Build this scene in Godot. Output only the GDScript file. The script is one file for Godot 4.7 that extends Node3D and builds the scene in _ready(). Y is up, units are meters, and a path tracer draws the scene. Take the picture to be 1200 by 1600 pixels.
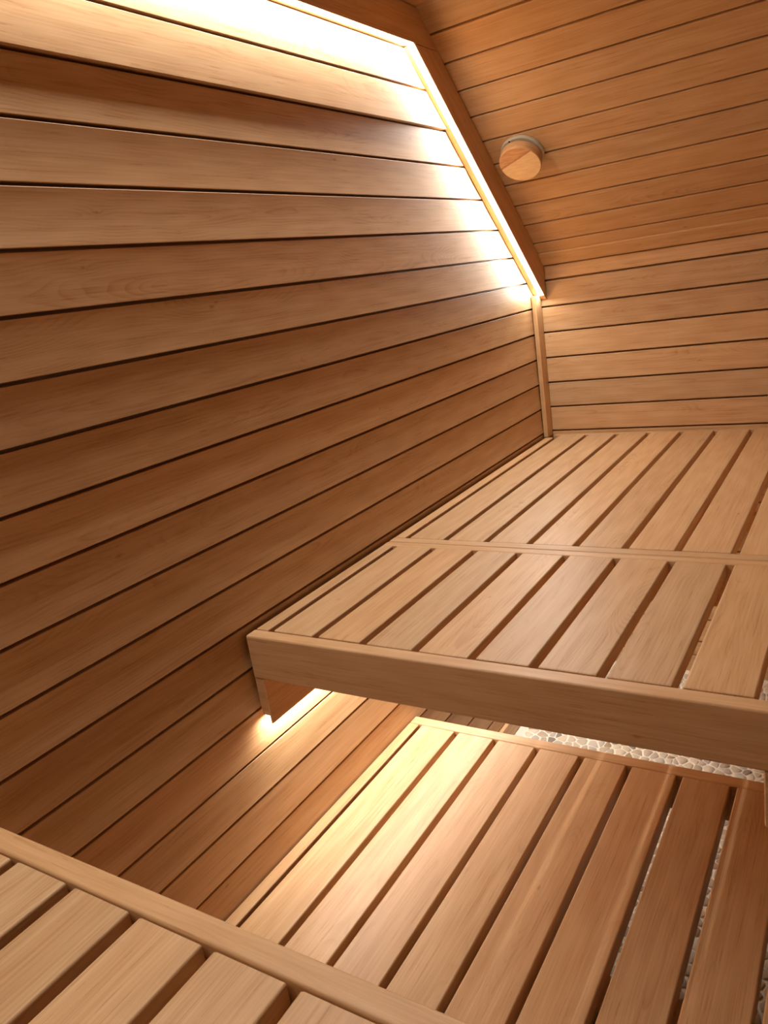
extends Node3D
# A sauna cabin lined with alder boards: slatted benches on two levels, a light strip along the wall and ceiling edge,
# another one under the upper bench, a wooden air vent on the sloped ceiling and a pebble mosaic floor.
# Metres, y up. The camera's eye is over x = 0, z = 0.

const EYE := 1.43            # height of the camera over the floor
const XW := -0.984           # panelled gable wall
const XR := 0.748            # opposite gable wall
const ZB := -2.575           # low wall under the slope
const ZF := 0.450            # end wall behind the camera
const Y_FLAT := EYE + 0.632  # flat part of the ceiling
const Y_EAVE := EYE + 0.004  # where slope and low wall meet
const SL_T := Vector2(0.6665, 0.7455)   # (y, z) along the slope, upwards
const SL_N := Vector2(-0.7455, 0.6665)  # (y, z) out of the slope, into the room
const PITCH := 0.0850        # board spacing
const Y_UP := EYE - 0.567    # top of the upper benches
const Y_LOW := EYE - 1.047   # top of the foot bench
const XL0 := -0.9346         # first slat edge on the upper benches
const GLASS_Y := 0.955        # glass starts here on the far gable
const SLAT := 0.0895
const SPITCH := 0.1029

const EXPOSURE := 1.0
const LED_COLOR := Color(1.0, 0.985, 0.95)
const LED_PER_METRE := 5.0
const LOW_LED_PER_METRE := 4.6

var rng := RandomNumberGenerator.new()
var wood: Array[StandardMaterial3D] = []
var names := {}

func _ready() -> void:
	rng.seed = 20417
	make_camera()
	make_environment()
	add_led_lights()
	make_wood()
	build_walls()
	build_ceiling()
	build_trims()
	build_led_strips()
	build_benches()
	build_cleats()
	build_floor()
	build_vent()

# ------------------------------------------------------------------ camera, light
func make_camera() -> void:
	var c := Camera3D.new()
	c.name = "camera"
	c.fov = 67.065
	c.near = 0.02
	c.far = 50.0
	add_child(c)
	var bx := Vector3(0.84357446, -0.14648618, -0.51664681)
	var by := Vector3(-0.02332546, 0.95117349, -0.30777414)
	var bz := Vector3(0.53650540, 0.27168143, 0.79896881)
	c.transform = Transform3D(Basis(bx, by, bz).orthonormalized(), Vector3(0, EYE, 0))
	c.current = true

func make_environment() -> void:
	var e := Environment.new()
	e.background_mode = Environment.BG_COLOR
	e.background_color = Color(0.15, 0.153, 0.16)
	e.tonemap_mode = Environment.TONE_MAPPER_LINEAR
	e.tonemap_exposure = EXPOSURE
	e.sdfgi_enabled = true
	e.ssao_enabled = true
	e.ssil_enabled = true
	var w := WorldEnvironment.new()
	w.name = "environment"
	w.environment = e
	add_child(w)

func area_strip(called: String, a: Vector3, b: Vector3, facing: Vector3, width: float, per_metre: float) -> void:
	var l := AreaLight3D.new()
	l.name = called
	var along := (b - a).normalized()
	l.area_size = Vector2(a.distance_to(b), width)
	l.area_normalize_energy = true
	l.light_energy = per_metre * a.distance_to(b) / (PI * PI)
	l.light_color = LED_COLOR
	l.area_range = 12.0
	l.area_attenuation = 2.0
	l.shadow_enabled = true
	add_child(l)
	var z := -facing.normalized()
	l.transform = Transform3D(Basis(along, z.cross(along), z), (a + b) * 0.5)

func slope(s: float, off: float, x: float) -> Vector3:
	return Vector3(x, Y_EAVE + SL_T.x * s + SL_N.x * off, ZB + SL_T.y * s + SL_N.y * off)

const LED_X := -0.9588
const LED_W := 0.0180
const TRIM := 0.083
const SEAM := EYE + 0.5495

func slope_seam_s(off: float) -> float:      # where the sloping trim is cut level under the flat one
	return (SEAM - Y_EAVE - SL_N.x * off) / SL_T.x

func slope_wall_s(off: float) -> float:      # where it is cut plumb against the low wall
	return (0.003 - SL_N.y * off) / SL_T.y

func led_corner_z() -> float:
	return slope(slope_seam_s(TRIM - 0.001), TRIM - 0.001, 0).z

func add_led_lights() -> void:
	var off := TRIM + 0.0004
	var n := Vector3(0, SL_N.x, SL_N.y)
	area_strip("light_slope", slope(slope_wall_s(off) + 0.022, off, LED_X), slope(slope_seam_s(off) - 0.004, off, LED_X), n, LED_W, LED_PER_METRE)
	var z0 := led_corner_z()
	area_strip("light_flat", Vector3(LED_X, SEAM - 0.0014, z0), Vector3(LED_X, SEAM - 0.0014, ZF - 0.01), Vector3.DOWN, LED_W, LED_PER_METRE)
	area_strip("light_under_bench", Vector3(-0.966, EYE - 0.7435, -0.945), Vector3(-0.966, EYE - 0.7435, -2.54), Vector3.DOWN, 0.011, LOW_LED_PER_METRE)

# ------------------------------------------------------------------ materials
func wood_texture(seed_: int, ring_amp: float, wild: float, base: Vector3, dark: Vector3) -> ImageTexture:
	# four board faces of 2400 x 100 mm above each other; the overlap at the end is faded into the start
	var w := 1280
	var h := 512
	var over := 96
	var n1 := FastNoiseLite.new()
	n1.seed = seed_
	n1.noise_type = FastNoiseLite.TYPE_SIMPLEX_SMOOTH
	n1.frequency = 1.0
	n1.fractal_type = FastNoiseLite.FRACTAL_NONE
	var n2 := FastNoiseLite.new()
	n2.seed = seed_ + 7
	n2.noise_type = FastNoiseLite.TYPE_VALUE
	n2.frequency = 1.0
	n2.fractal_type = FastNoiseLite.FRACTAL_NONE
	var r := RandomNumberGenerator.new()
	r.seed = seed_
	var data := PackedByteArray()
	data.resize(w * h * 3)
	var line := PackedFloat32Array()
	line.resize(w + over)
	for block in 4:
		var pith := r.randf_range(4.0, 30.0)
		var yc := r.randf_range(-34.0, 34.0)
		var spacing := r.randf_range(3.0, 6.0)
		var knots := []
		for k in r.randi_range(0, 2):
			knots.append(Vector3(r.randf_range(250, 2250), r.randf_range(-30, 30), r.randf_range(1.0, 2.2)))
		var lift := PackedFloat32Array()
		var sway := PackedFloat32Array()
		for px in w + over:
			var x := px * 1.875
			lift.append(n1.get_noise_2d(x * 0.0013, block * 31.0 + 3.0) * 30.0 + n1.get_noise_2d(x * 0.005, block * 31.0 + 9.0) * 3.5 + n1.get_noise_2d(x * 0.0032, block * 31.0 + 21.0) * 13.0 * wild)
			sway.append(n1.get_noise_2d(x * 0.0016, block * 31.0 + 15.0) * 14.0)
		for row in 128:
			var y := (row + 0.5) * 100.0 / 128.0 - 50.0
			var yb := y + block * 400.0
			var fine_y := yb * 1.2
			var mid_y := yb * 0.32
			for px in w + over:
				var x := px * 1.875
				var q := n1.get_noise_2d(x * 0.0065, yb * 0.035)
				var a := y - yc + sway[px] + q * 3.0
				var d := pith + lift[px] + q * 2.0
				var kn := 0.0
				for k in knots:
					var kx: float = (x - k.x) * 0.4
					var ky: float = y - k.y
					var k2: float = (kx * kx + ky * ky) / (k.z * k.z)
					if k2 < 70.0:
						d += 9.0 / (1.0 + k2 * 0.15)
						kn += exp(-k2 * 0.9)
				var rr := sqrt(a * a + d * d) / spacing
				var fr := rr - floorf(rr)
				var ring := fr * fr * fr if fr < 0.93 else (1.0 - fr) * 11.5
				var fibre := n2.get_noise_2d(x * 0.022, fine_y)
				var streak := n2.get_noise_2d(x * 0.005, mid_y + 900.0)
				var m := 0.34 + ring * ring_amp * (0.6 + 0.6 * q) + fibre * 0.13 + streak * 0.13 + q * 0.12 + kn * 0.75
				if fibre + streak * 0.5 > 0.97:
					m += 0.3
				line[px] = clampf(m, 0.0, 1.3)
			var i := ((block * 128 + row) * w) * 3
			for px in w:
				var m := line[px]
				if px < over:
					m = lerpf(line[w + px], m, px / float(over))
				data[i] = int(clampf(lerpf(base.x, dark.x, m), 0.0, 255.0))
				data[i + 1] = int(clampf(lerpf(base.y, dark.y, m), 0.0, 255.0))
				data[i + 2] = int(clampf(lerpf(base.z, dark.z, m), 0.0, 255.0))
				i += 3
	return ImageTexture.create_from_image(Image.create_from_data(w, h, false, Image.FORMAT_RGB8, data))

func make_wood() -> void:
	var base := Vector3(229, 191, 146)
	var dark := Vector3(190, 140, 92)
	for k in 3:
		var m := StandardMaterial3D.new()
		m.resource_name = "alder_%d" % k
		m.albedo_texture = wood_texture(100 + 37 * k, [0.22, 0.48, 0.34][k], [0.0, 1.0, 0.5][k], base, dark)
		m.vertex_color_use_as_albedo = true
		m.roughness = 0.45
		m.metallic_specular = 0.5
		wood.append(m)

func plain(called: String, c: Color, rough: float, metal := 0.0) -> StandardMaterial3D:
	var m := StandardMaterial3D.new()
	m.resource_name = called
	m.albedo_color = c
	m.roughness = rough
	m.metallic = metal
	return m

func tone(spread := 1.0) -> Color:     # each board has its own tone
	var b := 1.0 + rng.randf_range(-0.14, 0.08) * spread
	var warm := rng.randf_range(-1.0, 1.0) * spread
	return Color(b, b * (1.0 - 0.045 * warm), b * (1.0 - 0.11 * warm))

# ------------------------------------------------------------------ mesh helpers
class Shape:
	var v := PackedVector3Array()
	var n := PackedVector3Array()
	var uv := PackedVector2Array()
	var col := PackedColorArray()
	var idx := PackedInt32Array()
	func vert(p: Vector3, nn: Vector3, t: Vector2, c: Color) -> int:
		v.append(p)
		n.append(nn)
		uv.append(t)
		col.append(c)
		return v.size() - 1
	func tri(a: int, b: int, c: int) -> void:
		var g := (v[c] - v[a]).cross(v[b] - v[a])
		if g.dot(n[a] + n[b] + n[c]) < 0.0:
			var s := b
			b = c
			c = s
		idx.append(a)
		idx.append(b)
		idx.append(c)
	func quad(a: int, b: int, c: int, d: int) -> void:
		tri(a, b, c)
		tri(a, c, d)
	func flat_poly(pts: Array, uvs: Array, c: Color, toward: Vector3) -> void:
		var first := v.size()
		for i in pts.size():
			vert(pts[i], toward, uvs[i], c)
		for i in range(1, pts.size() - 1):
			tri(first, first + i, first + i + 1)
	func mesh() -> ArrayMesh:
		var arr := []
		arr.resize(Mesh.ARRAY_MAX)
		arr[Mesh.ARRAY_VERTEX] = v
		arr[Mesh.ARRAY_NORMAL] = n
		arr[Mesh.ARRAY_TEX_UV] = uv
		arr[Mesh.ARRAY_COLOR] = col
		arr[Mesh.ARRAY_INDEX] = idx
		var m := ArrayMesh.new()
		m.add_surface_from_arrays(Mesh.PRIMITIVE_TRIANGLES, arr)
		return m

# A board: length along x, thickness along y (top face at +y), width along z; long edges rounded by r, ends eased by e,
# the face hollowed by cup (boards dry a little hollow).
func plank_mesh(length: float, w: float, t: float, r: float, e: float, c: Color, cup := 0.0) -> ArrayMesh:
	var s := Shape.new()
	var prof: Array[Vector2] = []      # (z, y)
	var norm: Array[Vector2] = []
	var cs := [[Vector2(w / 2 - r, t / 2 - r), PI / 2], [Vector2(w / 2 - r, -t / 2 + r), 0.0], [Vector2(-w / 2 + r, -t / 2 + r), -PI / 2], [Vector2(-w / 2 + r, t / 2 - r), -PI]]
	for k in 4:
		for j in 3:
			var a: float = cs[k][1] - j * PI / 4
			var d := Vector2(cos(a), sin(a))
			prof.append(cs[k][0] + d * r)
			norm.append(d)
	if cup > 0.0:
		var half := w / 2 - r
		for q in [-0.98, -0.6, -0.2, 0.2, 0.6, 0.98]:
			prof.append(Vector2(q * half, t / 2 - cup * (1.0 - q * q)))
			norm.append(Vector2(-2.0 * cup * q / half, 1.0).normalized())
	var np := prof.size()
	var u0 := rng.randf()
	var vb := rng.randi_range(0, 3) * 0.25 + 0.01
	var dir := -1.0 if rng.randf() < 0.5 else 1.0
	var xs := [-length / 2, -length / 2 + e, length / 2 - e, length / 2] if e > 0.0 else [-length / 2, length / 2]
	var rings := []
	for k in xs.size():
		var ring := []
		var end: bool = e > 0.0 and (k == 0 or k == 3)
		for j in np:
			var p := prof[j] - (norm[j] * e if end else Vector2.ZERO)
			var nn := Vector3(0, norm[j].y, norm[j].x)
			if end:
				nn = (nn + Vector3(-0.8 if k == 0 else 0.8, 0, 0)).normalized()
			var vv := p.x + w / 2 + (t / 2 - p.y) * signf(p.x)
			ring.append(s.vert(Vector3(xs[k], p.y, p.x), nn, Vector2(u0 + dir * xs[k] / 2.4, vb + vv / 0.4), c))
		rings.append(ring)
	for k in rings.size() - 1:
		for i in np:
			var j := (i + 1) % np
			s.quad(rings[k][i], rings[k][j], rings[k + 1][j], rings[k + 1][i])
	for side in [0, rings.size() - 1]:
		var nx := Vector3(-1 if side == 0 else 1, 0, 0)
		var pts := []
		var uvs := []
		for i in np:
			var p := s.v[rings[side][i]]
			pts.append(p)
			uvs.append(Vector2(u0 + p.y / 2.4, vb + (p.z + w / 2) / 0.4))
		s.flat_poly(pts, uvs, c, nx)
	return s.mesh()

func numbered(called: String) -> String:
	names[called] = names.get(called, -1) + 1
	return called if names[called] == 0 else "%s_%03d" % [called, names[called]]

func part(called: String, m: Mesh, mat: Material, parent: Node3D, at := Transform3D.IDENTITY) -> MeshInstance3D:
	var o := MeshInstance3D.new()
	o.name = called
	o.mesh = m
	o.material_override = mat
	o.cast_shadow = GeometryInstance3D.SHADOW_CASTING_SETTING_ON
	parent.add_child(o, true)
	o.transform = at
	return o

func thing(called: String, label: String, category: String, at := Vector3.ZERO, group := "", kind := "") -> Node3D:
	var o := Node3D.new()
	o.name = numbered(called)
	add_child(o)
	o.position = at
	o.set_meta("label", label)
	o.set_meta("category", category)
	if group:
		o.set_meta("group", group)
	if kind:
		o.set_meta("kind", kind)
	return o

func any_wood() -> StandardMaterial3D:
	return wood[rng.randi_range(0, 2)]

# a board as a part: centre of the board, directions of its length and of its face
func board(called: String, parent: Node3D, centre: Vector3, along: Vector3, face: Vector3, length: float, w: float, t: float, r := 0.002, e := 0.0, c := Color(-1, 0, 0), cup := 0.0) -> MeshInstance3D:
	var tint := tone() if c.r < 0.0 else c
	var x := along.normalized()
	var y := face.normalized()
	return part(called, plank_mesh(length, w, t, r, e, tint, cup), any_wood(), parent, Transform3D(Basis(x, y, x.cross(y)), centre - parent.position))

# a prism whose section in (y, z) is extruded along x
func prism_x(sec: Array, x0: float, x1: float, c: Color) -> ArrayMesh:
	var s := Shape.new()
	var mid := Vector2.ZERO
	for p in sec:
		mid += p / sec.size()
	var acc := 0.0
	for i in sec.size():
		var a: Vector2 = sec[i]
		var b: Vector2 = sec[(i + 1) % sec.size()]
		var d := (b - a).normalized()
		var nn := Vector2(d.y, -d.x)
		if nn.dot((a + b) / 2 - mid) < 0.0:
			nn = -nn
		var n3 := Vector3(0, nn.x, nn.y)
		var l := a.distance_to(b)
		s.flat_poly([Vector3(x0, a.x, a.y), Vector3(x1, a.x, a.y), Vector3(x1, b.x, b.y), Vector3(x0, b.x, b.y)],
			[Vector2(x0 / 2.4, acc / 0.4), Vector2(x1 / 2.4, acc / 0.4), Vector2(x1 / 2.4, (acc + l) / 0.4), Vector2(x0 / 2.4, (acc + l) / 0.4)], c, n3)
		acc += l
	for x in [x0, x1]:
		var pts := []
		var uvs := []
		for p in sec:
			pts.append(Vector3(x, p.x, p.y))
			uvs.append(Vector2(p.y / 2.4, p.x / 0.4))
		s.flat_poly(pts, uvs, c, Vector3(-1 if x == x0 else 1, 0, 0))
	return s.mesh()

func block(a: Vector3, b: Vector3, c: Color) -> ArrayMesh:
	return prism_x([Vector2(a.y, a.z), Vector2(b.y, a.z), Vector2(b.y, b.z), Vector2(a.y, b.z)], a.x, b.x, c)

# ------------------------------------------------------------------ walls
func groove_y(k: int) -> float:     # underside of board k; board 0 ends 0.383 over eye height
	return EYE + 0.383 - PITCH * k

const LAST := 21                     # the board cut to fit above the baseboard
func board_foot(k: int) -> float:
	return groove_y(k) if k < LAST else 0.0585

func z_slope(y: float) -> float:    # z of the sloped ceiling at height y
	return ZB if y < Y_EAVE else ZB + (y - Y_EAVE) / SL_T.x * SL_T.y

func build_walls() -> void:
	# gable wall beside the benches
	var wl := thing("wall_left", "gable wall of horizontal alder boards with the lit strip along its top", "wall", Vector3.ZERO, "", "structure")
	part("backing", block(Vector3(XW - 0.06, -0.1, ZB - 0.1), Vector3(XW - 0.019, Y_FLAT + 0.1, ZF + 0.1), Color.WHITE), wood[0], wl)
	# how far each board's lower edge stands proud of its upper edge (they are fixed a little unevenly)
	var lean := {-2: 0.0, -1: 0.0, 0: 0.0012, 1: 0.0002, 2: -0.0002}
	for k in range(-3, LAST + 1):
		var y0 := board_foot(k)
		var y1 := groove_y(k) + PITCH - 0.0055
		var h := y1 - y0
		var z0 := maxf(ZB, z_slope(y0))
		var z1 := ZF
		var d: float = lean.get(k, rng.randf_range(0.0006, 0.0013))
		var a := asin(d / h)
		var face := Vector3(cos(a), sin(a), 0)
		board("board", wl, Vector3(XW, (y0 + y1) / 2, (z0 + z1) / 2) - face * 0.009 + Vector3(0.0062 if k <= 0 else rng.randf_range(-0.0010, -0.0006), 0, 0), Vector3(0, 0, 1), face, z1 - z0, h, 0.018, 0.0008, 0.0, Color(-1, 0, 0), rng.randf_range(0.0007, 0.0013) if k > 0 else 0.0003)
	# low wall under the slope
	var wb := thing("wall_back", "low end wall of horizontal alder boards under the sloped ceiling", "wall", Vector3.ZERO, "", "structure")
	part("backing", block(Vector3(XW - 0.06, -0.1, ZB - 0.06), Vector3(XR + 0.06, Y_EAVE + 0.05, ZB - 0.019), Color.WHITE), wood[1], wb)
	for k in range(5, LAST + 1):
		var y0 := board_foot(k)
		var y1 := groove_y(k) + PITCH - 0.0055
		if k == 5:
			y1 = EYE + 0.0015
		var d := rng.randf_range(0.0002, 0.0012)
		var a := asin(d / (y1 - y0))
		var face := Vector3(0, sin(a), cos(a))
		board("board", wb, Vector3((XW + XR) / 2, (y0 + y1) / 2, ZB) - face * 0.009, Vector3(-1, 0, 0), face, XR - XW, y1 - y0, 0.018, 0.0014)
	# the two walls behind and beside the camera
	var wf := thing("wall_front", "low boarded end wall behind the near bench, below glass", "wall", Vector3.ZERO, "", "structure")
	part("backing", block(Vector3(XW - 0.06, -0.1, ZF + 0.013), Vector3(XR + 0.06, GLASS_Y, ZF + 0.06), Color.WHITE), wood[1], wf)
	var wr := thing("wall_right", "low boarded wall under the glass, facing the lit gable wall", "wall", Vector3.ZERO, "", "structure")
	part("backing", block(Vector3(XR + 0.013, -0.1, ZB - 0.1), Vector3(XR + 0.06, GLASS_Y, ZF + 0.1), Color.WHITE), wood[2], wr)
	for k in range(-3, LAST + 1):
		var y0 := board_foot(k)
		var y1 := groove_y(k) + PITCH - 0.0055
		if y1 < GLASS_Y:
			board("board", wr, Vector3(XR + 0.007, (y0 + y1) / 2, (ZB + ZF) / 2), Vector3(0, 0, -1), Vector3(-1, 0, 0), ZF - ZB, y1 - y0, 0.014, 0.0016)
			board("board", wf, Vector3((XW + XR) / 2, (y0 + y1) / 2, ZF + 0.007), Vector3(1, 0, 0), Vector3(0, 0, -1), XR - XW, y1 - y0, 0.014, 0.0016)
	var wg := thing("window_1", "large frameless glass pane over the low boarded wall", "window", Vector3.ZERO, "", "structure")
	var glass := StandardMaterial3D.new()
	glass.resource_name = "glass"
	glass.albedo_color = Color(0.9, 0.93, 0.92, 0.08)
	glass.transparency = BaseMaterial3D.TRANSPARENCY_ALPHA
	glass.roughness = 0.02
	var tz := slope((Y_FLAT - Y_EAVE) / SL_T.x, 0, 0).z
	part("pane", prism_x([Vector2(GLASS_Y, ZB), Vector2(Y_EAVE, ZB), Vector2(Y_FLAT, tz), Vector2(Y_FLAT, ZF), Vector2(GLASS_Y, ZF)], XR + 0.012, XR + 0.020, Color.WHITE), glass, wg)
	var we := thing("window_2", "glass pane over the low end wall behind the near bench", "window", Vector3.ZERO, "", "structure")
	part("pane", block(Vector3(XW, GLASS_Y, ZF + 0.012), Vector3(XR, Y_FLAT, ZF + 0.020), Color.WHITE), glass, we)
	part("sill", block(Vector3(XW, GLASS_Y, ZF - 0.002), Vector3(XR - 0.003, GLASS_Y + 0.02, ZF + 0.06), Color.WHITE), wood[1], we)
	part("sill", block(Vector3(XR - 0.002, GLASS_Y, ZB), Vector3(XR + 0.06, GLASS_Y + 0.02, ZF), Color.WHITE), wood[1], wg)
	# baseboards
	var bl := thing("baseboard_left", "plain alder baseboard under the lit gable wall", "baseboard", Vector3.ZERO, "", "structure")
	board("board", bl, Vector3(XW + 0.006, 0.029, (ZB + ZF) / 2), Vector3(0, 0, 1), Vector3(1, 0, 0), ZF - ZB, 0.056, 0.014)
	var bb := thing("baseboard_back", "plain alder baseboard at the foot of the low end wall", "baseboard", Vector3.ZERO, "", "structure")
	board("board", bb, Vector3((XW + XR) / 2, 0.029, ZB + 0.006), Vector3(-1, 0, 0), Vector3(0, 0, 1), XR - XW - 0.03, 0.056, 0.014)

func build_ceiling() -> void:
	var c := thing("ceiling", "alder board ceiling, flat in the middle and sloping down to the low walls", "ceiling", Vector3.ZERO, "", "structure")
	var top := slope((Y_FLAT - Y_EAVE) / SL_T.x, 0, 0)
	var sec := []
	for p in [slope(-0.06, -0.019, 0), slope((Y_FLAT - Y_EAVE) / SL_T.x + 0.05, -0.019, 0), slope((Y_FLAT - Y_EAVE) / SL_T.x + 0.05, -0.06, 0), slope(-0.06, -0.06, 0)]:
		sec.append(Vector2(p.y, p.z))
	part("backing", prism_x(sec, XW - 0.06, XR + 0.06, Color.WHITE), wood[2], c)
	for k in range(-1, 10):
		var y_low := EYE + 0.5806 - 0.0563 * (k + 1)
		var y_high := minf(y_low + 0.0563, Y_FLAT + 0.004)
		var s0 := (y_low - Y_EAVE) / SL_T.x + 0.0029
		var s1 := (y_high - Y_EAVE) / SL_T.x - 0.0027
		if k == 9:
			s0 = 0.0
			s1 = (EYE + 0.5806 - 0.0563 * 9 - Y_EAVE) / SL_T.x - 0.0027
		board("board", c, slope((s0 + s1) / 2, -0.009, (XW + XR) / 2), Vector3(-1, 0, 0), Vector3(0, SL_N.x, SL_N.y), XR - XW, s1 - s0, 0.018, 0.0014)
	part("backing", block(Vector3(XW - 0.06, Y_FLAT + 0.019, top.z - 0.05), Vector3(XR + 0.06, Y_FLAT + 0.06, ZF + 0.05), Color.WHITE), wood[0], c)
	var z := top.z + 0.004
	while z < ZF - 0.02:
		var w := minf(0.0795, ZF - z - 0.002)
		board("board", c, Vector3((XW + XR) / 2, Y_FLAT + 0.009, z + w / 2), Vector3(1, 0, 0), Vector3(0, -1, 0), XR - XW, w, 0.018, 0.0014)
		z += 0.0850

# ------------------------------------------------------------------ trims
# profile corners (x, distance from the ceiling) of the grooved trim that holds the light strip
const TRIM_XS := [-0.9835, -0.9690, -0.9490, -0.9475]

func sweep_trim(x0: float, x1: float, o0: float, o1: float, at: Callable, s0: Callable, s1: Callable, c: Color) -> ArrayMesh:
	# a bar between x0..x1 and offsets o0..o1 whose ends are cut where s0, s1 say for each offset
	var s := Shape.new()
	var sec := [Vector2(x0, o0), Vector2(x1, o0), Vector2(x1, o1), Vector2(x0, o1)]
	var ends := []
	for q in 2:
		var ring := []
		for p in sec:
			ring.append(at.call((s0 if q == 0 else s1).call(p.y), p.y, p.x))
		ends.append(ring)
	var mid := Vector3.ZERO
	for q in 2:
		for p in ends[q]:
			mid += p / 8.0
	var acc := rng.randf()
	for i in 4:
		var j := (i + 1) % 4
		var p := [ends[0][i], ends[0][j], ends[1][j], ends[1][i]]
		var nn: Vector3 = (p[1] - p[0]).cross(p[3] - p[0]).normalized()
		if nn.dot((p[0] + p[2]) * 0.5 - mid) < 0.0:
			nn = -nn
		var l: float = ends[0][0].distance_to(ends[1][0])
		var wd: float = sec[i].distance_to(sec[j])
		s.flat_poly(p, [Vector2(0, acc), Vector2(0, acc + wd / 0.4), Vector2(l / 2.4, acc + wd / 0.4), Vector2(l / 2.4, acc)], c, nn)
		acc += wd / 0.4
	for q in 2:
		var r: Array = ends[q]
		var nn: Vector3 = (r[1] - r[0]).cross(r[3] - r[0]).normalized()
		if nn.dot(r[0] - mid) < 0.0:
			nn = -nn
		s.flat_poly(r, [Vector2(0, 0), Vector2(0.02, 0), Vector2(0.02, 0.1), Vector2(0, 0.1)], c, nn)
	return s.mesh()

func flat_at(s: float, off: float, x: float) -> Vector3:
	return Vector3(x, Y_FLAT - off, s)

func flat_start(off: float) -> float:
	return z_slope(Y_FLAT - off) + 0.0005

func flat_end(_off: float) -> float:
	return ZF

func grooved_trim(o: Node3D, at: Callable, s0: Callable, s1: Callable, depth: float) -> void:
	var c := Color(1.0, 0.98, 0.97)
	part("body", sweep_trim(TRIM_XS[0], TRIM_XS[3], 0.0022, depth - 0.0085, at, s0, s1, c), wood[0], o)
	part("lip", sweep_trim(TRIM_XS[0], TRIM_XS[1], depth - 0.0085, depth, at, s0, s1, c), wood[0], o)
	part("lip", sweep_trim(TRIM_XS[2], TRIM_XS[3], depth - 0.0085, depth, at, s0, s1, c), wood[0], o)

func build_trims() -> void:
	var post := thing("trim_1", "slim square alder post in the corner above the upper bench", "corner trim", Vector3.ZERO, "", "structure")
	var y1 := EYE - 0.088
	board("post", post, Vector3(XW + 0.0095, (Y_UP + 0.001 + y1) / 2, ZB + 0.0255), Vector3(0, 1, 0), Vector3(1, 0, 0), y1 - Y_UP - 0.001, 0.050, 0.0165, 0.003, 0.0, Color(1.02, 1.0, 0.97))
	var t2 := thing("trim_2", "sloping alder trim board that carries the light strip down to the low wall", "trim", Vector3.ZERO, "", "structure")
	grooved_trim(t2, slope, slope_wall_s, func(o): return slope_seam_s(o) - 0.0026, TRIM)
	part("end_block", sweep_trim(TRIM_XS[1], TRIM_XS[2], TRIM - 0.0085, TRIM, slope, slope_wall_s, func(o): return slope_wall_s(o) + 0.0205, Color(1.0, 0.98, 0.97)), wood[0], t2)
	var t3 := thing("trim_3", "level alder trim board under the flat ceiling that carries the light strip", "trim", Vector3.ZERO, "", "structure")
	grooved_trim(t3, flat_at, flat_start, flat_end, Y_FLAT - SEAM)
	var t4 := thing("trim_4", "narrow alder strip in the fold between sloped ceiling and low wall", "trim", Vector3.ZERO, "", "structure")
	var sec := [Vector2(EYE + 0.0035, ZB + 0.001), Vector2(EYE + 0.0035, ZB + 0.0125), Vector2(EYE + 0.0375, ZB + 0.0445), Vector2(EYE + 0.041, ZB + 0.0455), Vector2(EYE + 0.043, ZB + 0.0445)]
	part("strip", prism_x(sec, TRIM_XS[3] + 0.0005, XR, Color(1.02, 0.99, 0.95)), wood[2], t4)

# ------------------------------------------------------------------ light strips
var glow := StandardMaterial3D.new()
var metal := StandardMaterial3D.new()

func build_led_strips() -> void:
	glow.resource_name = "lit_diffuser"
	glow.albedo_color = Color(0.95, 0.95, 0.93)
	glow.roughness = 0.5
	glow.emission_enabled = true
	glow.emission = LED_COLOR
	glow.emission_energy_multiplier = 3.0
	metal = plain("aluminium", Color(0.75, 0.75, 0.74), 0.4, 0.9)
	var a := thing("led_strip", "bright white light strip along the top edge of the panelled gable wall", "light strip")
	var x0 := LED_X - LED_W / 2
	var x1 := LED_X + LED_W / 2
	var d := TRIM
	part("channel", sweep_trim(x0 - 0.0012, x1 + 0.001, d - 0.0083, d - 0.003, slope, func(o): return slope_wall_s(o) + 0.021, func(o): return slope_seam_s(o) - 0.003, Color.WHITE), metal, a)
	part("diffuser", sweep_trim(x0, x1, d - 0.003, d - 0.0004, slope, func(o): return slope_wall_s(o) + 0.021, func(o): return slope_seam_s(o) - 0.003, Color.WHITE), glow, a)
	d = Y_FLAT - SEAM
	var z0 := led_corner_z()
	part("channel", sweep_trim(x0 - 0.0012, x1 + 0.001, d - 0.0083, d - 0.003, flat_at, func(_o): return z0, func(_o): return ZF - 0.01, Color.WHITE), metal, a)
	part("diffuser", sweep_trim(x0, x1, d - 0.003, d + 0.0008, flat_at, func(_o): return z0, func(_o): return ZF - 0.01, Color.WHITE), glow, a)

# ------------------------------------------------------------------ benches
func slat_row(o: Node3D, x0: float, pitch: float, w: float, count: int, top: float, za: float, zb: float, r: float, t := 0.026) -> void:
	for k in count:
		var x := x0 + pitch * k
		board("slat", o, Vector3(x + w / 2, top - t / 2 + rng.randf_range(-0.0006, 0.0004), (za + zb) / 2), Vector3(0, 0, -1), Vector3(0, 1, 0), za - zb, w, t, r, 0.0016)

func rail_x(o: Node3D, called: String, x0: float, x1: float, top: float, za: float, zb: float, h: float, r := 0.003, c := Color(-1, 0, 0)) -> void:
	# a board on edge along x between z = za (towards +z) and zb
	board(called, o, Vector3((x0 + x1) / 2, top - h / 2, (za + zb) / 2), Vector3(1, 0, 0), Vector3(0, 0, 1), x1 - x0, h, absf(za - zb), r, 0.002, c)

func rail_z(o: Node3D, called: String, x0: float, x1: float, top: float, za: float, zb: float, h: float, r := 0.003) -> void:
	board(called, o, Vector3((x0 + x1) / 2, top - h / 2, (za + zb) / 2), Vector3(0, 0, 1), Vector3(1, 0, 0), absf(za - zb), h, x1 - x0, r, 0.001)

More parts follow.
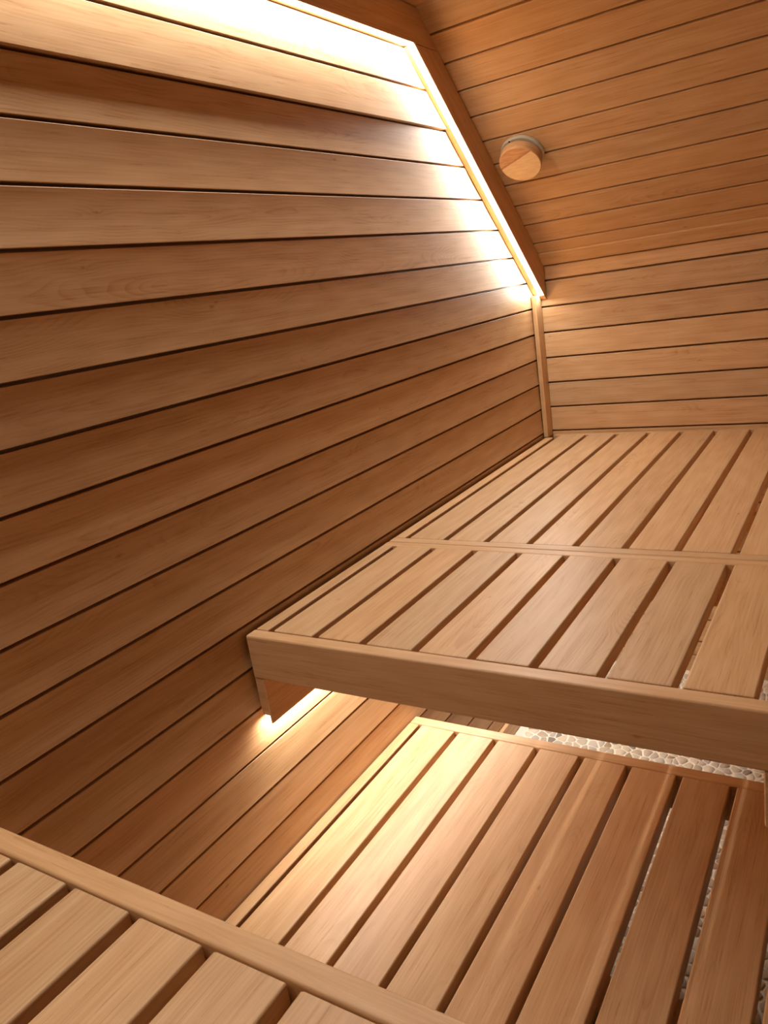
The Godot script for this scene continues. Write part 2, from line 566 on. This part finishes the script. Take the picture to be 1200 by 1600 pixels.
func build_benches() -> void:
	var xa := -0.976
	var xb := 0.740
	var g := "slatted bench sections"
	var h := 0.088
	# upper bench, the section with the fascia
	var a := thing("sauna_bench", "upper slatted bench section with a broad dark fascia board, above the foot bench", "bench", Vector3(-0.118, Y_UP - h, -1.195), g)
	rail_x(a, "fascia", xa, xb, Y_UP, -0.9367, -0.9665, h, 0.004, Color(0.97, 0.95, 0.93))
	rail_x(a, "rear_rail", xa, xb, Y_UP, -1.4265, -1.4515, h)
	rail_z(a, "side_rail", xa, xa + 0.0285, Y_UP, -0.968, -1.425, h)
	rail_z(a, "side_rail", xb - 0.0285, xb, Y_UP, -0.968, -1.425, h)
	slat_row(a, XL0, SPITCH, SLAT, 16, Y_UP, -0.9695, -1.4255, 0.003)
	rail_x(a, "crosspiece", xa + 0.03, xb - 0.03, Y_UP - 0.0285, -0.9675, -0.9975, 0.045)
	# upper bench, the section against the low wall
	var b := thing("sauna_bench", "long upper slatted bench section running back to the low end wall", "bench", Vector3(-0.118, Y_UP - h, -2.013), g)
	rail_x(b, "front_rail", xa, xb, Y_UP, -1.4545, -1.4815, h)
	rail_x(b, "rear_rail", xa + 0.02, xb, Y_UP, -2.5555, -2.5725, h)
	rail_z(b, "side_rail", xa, xa + 0.0285, Y_UP, -1.483, -2.52, h)
	rail_z(b, "side_rail", xb - 0.0285, xb, Y_UP, -1.483, -2.554, h)
	slat_row(b, XL0, SPITCH, SLAT, 16, Y_UP, -1.4845, -2.5545, 0.003)
	for z in [-1.80, -2.20]:
		rail_x(b, "crosspiece", xa + 0.03, xb - 0.03, Y_UP - 0.0285, z, z - 0.03, 0.045)
	# foot bench
	var f := thing("sauna_bench", "low slatted foot bench between the two upper benches, lit from its wall side", "bench", Vector3(-0.118, Y_LOW - h, -0.67), g)
	var fa := -0.9815
	rail_x(f, "end_rail", fa, 0.742, Y_LOW, -1.4325, -1.4635, h)
	rail_x(f, "end_rail", fa, 0.742, Y_LOW, 0.1235, 0.0925, h)
	rail_z(f, "side_rail", fa, fa + 0.027, Y_LOW, 0.091, -1.431, h)
	rail_z(f, "side_rail", 0.715, 0.742, Y_LOW, 0.091, -1.431, h)
	slat_row(f, -0.9455, 0.1036, 0.0912, 16, Y_LOW, 0.0905, -1.4305, 0.003, 0.036)
	for z in [-0.868, -0.30]:
		rail_x(f, "crosspiece", fa + 0.03, 0.71, Y_LOW - 0.0365, z, z - 0.07, 0.045)
	# near bench
	var n := thing("sauna_bench", "upper slatted bench section facing the fascia board across the foot bench", "bench", Vector3(-0.118, Y_UP - h, -0.146), g)
	rail_x(n, "front_rail", xa, xb, Y_UP, -0.3755, -0.4045, h, 0.004, Color(1.0, 0.97, 0.92))
	rail_x(n, "rear_rail", xa, xb, Y_UP, 0.1115, 0.0865, h)
	rail_z(n, "side_rail", xa, xa + 0.0285, Y_UP, 0.085, -0.374, h)
	slat_row(n, XL0, 0.1044, SLAT, 16, Y_UP, 0.0855, -0.3725, 0.004)
	rail_x(n, "crosspiece", xa + 0.03, xb - 0.03, Y_UP - 0.0285, -0.345, -0.3745, 0.045)
	var m := thing("sauna_bench", "upper slatted bench section behind the near bench, out to the end wall", "bench", Vector3(-0.118, Y_UP - h, 0.28), g)
	rail_x(m, "front_rail", xa, xb, Y_UP, 0.1415, 0.1145, h)
	rail_x(m, "rear_rail", xa, xb, Y_UP, 0.4475, 0.4305, h)
	rail_z(m, "side_rail", xa, xa + 0.0285, Y_UP, 0.429, 0.143, h)
	slat_row(m, XL0, 0.1044, SLAT, 16, Y_UP, 0.4295, 0.1445, 0.003)

func build_cleats() -> void:
	var yt := Y_UP - 0.0885
	var g := "bearers under the benches"
	var c := thing("bench_cleat", "wooden cleat on the wall under the upper bench, hiding a light strip", "bench support", Vector3(-0.966, yt - 0.092, -1.75), g)
	board("body", c, Vector3(-0.9675, yt - 0.0395, -1.755), Vector3(0, 0, 1), Vector3(1, 0, 0), 1.63, 0.0785, 0.0205, 0.0015, 0.001, Color(0.95, 0.92, 0.90))
	board("cover_board", c, Vector3(-0.955, yt - 0.0465, -1.755), Vector3(0, 0, 1), Vector3(1, 0, 0), 1.634, 0.093, 0.0045, 0.001, 0.0005, Color(1.0, 0.97, 0.94))
	var at := Transform3D(Basis.IDENTITY, Vector3(-0.966, EYE - 0.735, -0.9405) - c.position)
	part("light_channel", block(Vector3(-0.0085, 0.001, -1.60), Vector3(0.0085, 0.0112, 0.0), Color.WHITE), metal, c, at)
	part("light_channel", block(Vector3(-0.0085, -0.008, -1.60), Vector3(-0.0068, 0.001, 0.0), Color.WHITE), metal, c, at)
	part("light_diffuser", block(Vector3(-0.0066, -0.0075, -1.60), Vector3(0.0066, 0.001, -0.001), Color.WHITE), glow, c, at)
	var b := thing("bench_cleat", "rounded wooden bearer hanging under the fascia board in mid span", "bench support", Vector3(-0.099, yt - 0.088, -1.75), g)
	board("body", b, Vector3(-0.099, yt - 0.0435, -1.755), Vector3(0, 0, 1), Vector3(1, 0, 0), 1.63, 0.087, 0.028, 0.004, 0.002)
	var r := thing("bench_cleat", "wooden cleat under the upper bench on the low wall below the glass", "bench support", Vector3(0.735, yt - 0.088, -1.75), g)
	board("body", r, Vector3(0.733, yt - 0.0435, -1.755), Vector3(0, 0, 1), Vector3(-1, 0, 0), 1.63, 0.087, 0.026, 0.002, 0.001)
	var yl := Y_LOW - 0.0885
	for q in [[XW + 0.0155, "wooden cleat under the foot bench on the lit gable wall"], [XR - 0.0145, "wooden cleat under the foot bench on the low wall below the glass"]]:
		var o := thing("bench_cleat", q[1], "bench support", Vector3(q[0], yl - 0.07, -0.67), g)
		board("body", o, Vector3(q[0], yl - 0.035, -0.67), Vector3(0, 0, 1), Vector3(1, 0, 0), 1.58, 0.07, 0.024, 0.002, 0.001)
	for q in [[XW + 0.0155, "wooden cleat under the near bench on the lit gable wall"], [XR - 0.0145, "wooden cleat under the near bench on the low wall below the glass"]]:
		var o := thing("bench_cleat", q[1], "bench support", Vector3(q[0], yt - 0.088, 0.02), g)
		board("body", o, Vector3(q[0], yt - 0.0435, 0.025), Vector3(0, 0, 1), Vector3(1, 0, 0), 0.84, 0.087, 0.024, 0.002, 0.001)

# ------------------------------------------------------------------ floor
func build_floor() -> void:
	var f := thing("floor", "pale mosaic floor of flat pebbles set in cream grout", "floor", Vector3.ZERO, "", "structure")
	var grout := plain("grout", Color(0.97, 0.94, 0.88), 0.85)
	part("grout_bed", block(Vector3(XW - 0.05, -0.06, ZB - 0.05), Vector3(XR + 0.05, -0.0015, ZF + 0.05), Color.WHITE), grout, f)
	var stone := StandardMaterial3D.new()
	stone.resource_name = "pebble"
	stone.vertex_color_use_as_albedo = true
	stone.roughness = 0.6
	var cell := 0.027
	var x0 := XW + 0.014
	var z0 := ZB + 0.014
	var nx := int((XR - x0) / cell)
	var nz := int((ZF - z0) / cell)
	var pts := []
	for j in nz:
		var rowp := []
		for i in nx:
			rowp.append(Vector2(x0 + (i + 0.5 + (0.5 if j % 2 else 0.0) + rng.randf_range(-0.42, 0.42)) * cell, z0 + (j + 0.5 + rng.randf_range(-0.42, 0.42)) * cell))
		pts.append(rowp)
	var tones := [Color(0.60, 0.49, 0.37), Color(0.66, 0.56, 0.44), Color(0.52, 0.43, 0.34), Color(0.60, 0.53, 0.45), Color(0.44, 0.32, 0.21), Color(0.70, 0.60, 0.46), Color(0.33, 0.27, 0.22)]
	var rest := Shape.new()
	for j in nz:
		for i in nx:
			var p: Vector2 = pts[j][i]
			var poly := PackedVector2Array([p + Vector2(-0.05, -0.05), p + Vector2(0.05, -0.05), p + Vector2(0.05, 0.05), p + Vector2(-0.05, 0.05)])
			for dj in range(-2, 3):
				for di in range(-2, 3):
					if di == 0 and dj == 0 or j + dj < 0 or j + dj >= nz or i + di < 0 or i + di >= nx:
						continue
					var q: Vector2 = pts[j + dj][i + di]
					var dir := q - p
					var l := dir.length()
					if l > 0.058:
						continue
					dir /= l
					var lim := l * 0.5 - 0.0020
					var out := PackedVector2Array()
					for k in poly.size():
						var a := poly[k] - p
						var b := poly[(k + 1) % poly.size()] - p
						var da := a.dot(dir) - lim
						var db := b.dot(dir) - lim
						if da <= 0.0:
							out.append(a + p)
						if da * db < 0.0:
							out.append(a.lerp(b, da / (da - db)) + p)
					poly = out
			if poly.size() < 3:
				continue
			# round the corners
			var rounded := PackedVector2Array()
			var outside := false
			for k in poly.size():
				var a := poly[k]
				var b := poly[(k + 1) % poly.size()]
				if a.x < XW + 0.012 or a.x > XR or a.y < ZB + 0.012 or a.y > ZF:
					outside = true
				rounded.append(a.lerp(b, 0.17))
				rounded.append(a.lerp(b, 0.83))
			if outside:
				continue
			var c: Color = tones[[0, 1, 1, 3, 5, 5, 0, 2, 3, 1, 4, 5, 1, 6, 0][rng.randi_range(0, 14)]]
			c = c * rng.randf_range(0.92, 1.1)
			var single := (p.y > -2.10 and p.y < -1.955 and p.x < -0.16) or (p.y > -1.82 and p.y < -1.22 and (absf(p.x + 0.455) < 0.028 or absf(p.x + 0.306) < 0.028 or absf(p.x + 0.17) < 0.03))
			var s := Shape.new() if single else rest
			var centre := Vector3(p.x, 0, p.y) if single else Vector3.ZERO
			pebble(s, rounded, p, centre, c)
			if single:
				part("pebble", s.mesh(), stone, f, Transform3D(Basis.IDENTITY, centre))
	var r := part("pebbles", rest.mesh(), stone, f)
	r.set_meta("kind", "stuff")

func pebble(s: Shape, poly: PackedVector2Array, p: Vector2, origin: Vector3, c: Color) -> void:
	var n := poly.size()
	var top := rng.randf_range(0.0010, 0.0022)
	var up := s.vert(Vector3(p.x, top, p.y) - origin, Vector3.UP, Vector2.ZERO, c)
	var inner := []
	var outer := []
	for k in n:
		var d := poly[k] - p
		var o3 := Vector3(d.x, 0, d.y).normalized()
		inner.append(s.vert(Vector3(p.x + d.x * 0.86, top - 0.0002, p.y + d.y * 0.86) - origin, (Vector3.UP * 3.0 + o3).normalized(), Vector2.ZERO, c))
		outer.append(s.vert(Vector3(poly[k].x, -0.003, poly[k].y) - origin, (Vector3.UP * 0.5 + o3).normalized(), Vector2.ZERO, c))
	for k in n:
		var m := (k + 1) % n
		s.tri(up, inner[k], inner[m])
		s.quad(inner[k], outer[k], outer[m], inner[m])

# ------------------------------------------------------------------ vent
func disc(r: float, h: float, bevel: float, c: Color, segs := 48) -> ArrayMesh:
	# a turned disc on y = 0..h, its upper edge eased
	var s := Shape.new()
	var prof := [Vector2(r, 0), Vector2(r, h - bevel), Vector2(r - bevel * 0.3, h - bevel * 0.3), Vector2(r - bevel, h)]
	var nrm := [Vector2(1, 0), Vector2(1, 0.25).normalized(), Vector2(1, 1).normalized(), Vector2(0.25, 1).normalized()]
	var rings := []
	for k in 4:
		var ring := []
		for i in segs + 1:
			var a := TAU * i / segs
			ring.append(s.vert(Vector3(cos(a) * prof[k].x, prof[k].y, sin(a) * prof[k].x), Vector3(cos(a) * nrm[k].x, nrm[k].y, sin(a) * nrm[k].x), Vector2(i / float(segs) * 0.15, 0.02 + prof[k].y / 0.4), c))
		rings.append(ring)
	for k in 3:
		for i in segs:
			s.quad(rings[k][i], rings[k][i + 1], rings[k + 1][i + 1], rings[k + 1][i])
	for q in 2:
		var pts := []
		var uvs := []
		for i in segs:
			var a := TAU * i / segs
			var rr: float = prof[3].x if q == 0 else prof[0].x
			pts.append(Vector3(cos(a) * rr, h if q == 0 else 0.0, sin(a) * rr))
			uvs.append(Vector2(0.5 + 0.5 * cos(a), 0.5 + 0.5 * sin(a)))
		s.flat_poly(pts, uvs, c, Vector3.UP if q == 0 else Vector3.DOWN)
	return s.mesh()

func build_vent() -> void:
	var f := Vector3(0, SL_N.x, SL_N.y)
	var s := (EYE + 0.312 - Y_EAVE) / SL_T.x
	var o := thing("air_vent", "round wooden air vent knob mounted on the sloped ceiling boards", "vent")
	var x := Vector3(1, 0, 0)
	var basis := Basis(x, f, x.cross(f))
	o.transform = Transform3D(basis, slope(s, 0.0006, -0.853))
	part("base_plate", disc(0.0605, 0.010, 0.002, Color(0.80, 0.79, 0.74)), plain_vertex("pale_wood", Color(0.90, 0.88, 0.82), 0.6), o)
	part("neck", disc(0.022, 0.012, 0.0005, Color(0.5, 0.4, 0.3), 24), wood[0], o, Transform3D(Basis.IDENTITY, Vector3(0, 0.0095, 0)))
	var cap_at := Transform3D(Basis.IDENTITY, Vector3(0, 0.019, 0))
	var cap := part("cap", disc(0.0585, 0.024, 0.0015, Color(1.06, 1.06, 1.04)), wood[0], o, cap_at)
	var face := StandardMaterial3D.new()
	face.resource_name = "cap_grain"
	face.albedo_texture = cap_texture()
	face.roughness = 0.5
	part("face", disc(0.0572, 0.0012, 0.0004, Color.WHITE), face, cap, Transform3D(Basis.IDENTITY, Vector3(0, 0.0236, 0)))
	part("screw_hole", disc(0.0026, 0.0008, 0.0002, Color.WHITE, 16), plain("dark_hole", Color(0.05, 0.04, 0.03), 0.8), o, Transform3D(Basis.IDENTITY, Vector3(-0.018, 0.0098, 0.0535 * -1.0)))

func plain_vertex(called: String, c: Color, rough: float) -> StandardMaterial3D:
	var m := plain(called, c, rough)
	m.vertex_color_use_as_albedo = true
	return m

func cap_texture() -> ImageTexture:
	var img := Image.create(192, 192, false, Image.FORMAT_RGB8)
	var n := FastNoiseLite.new()
	n.seed = 5
	n.frequency = 0.02
	for j in 192:
		for i in 192:
			var u := (i - 96) / 96.0
			var v := (j - 96) / 96.0
			var w := n.get_noise_2d(i * 0.6, j * 4.0)
			# band of darker heartwood across one side
			var e := v + 0.32 + 0.40 * u + 0.03 * w
			var c := Color8(238, 204, 158).lerp(Color8(226, 188, 140), clampf(0.5 + w, 0, 1))
			if e < 0.0:
				c = Color8(214, 164, 116).lerp(Color8(196, 142, 96), clampf(0.5 + 1.4 * w, 0, 1))
			if e < 0.0 and e > -0.10:
				c = c.lerp(Color8(168, 112, 70), 0.6)
			img.set_pixel(i, j, c)
	return ImageTexture.create_from_image(img)
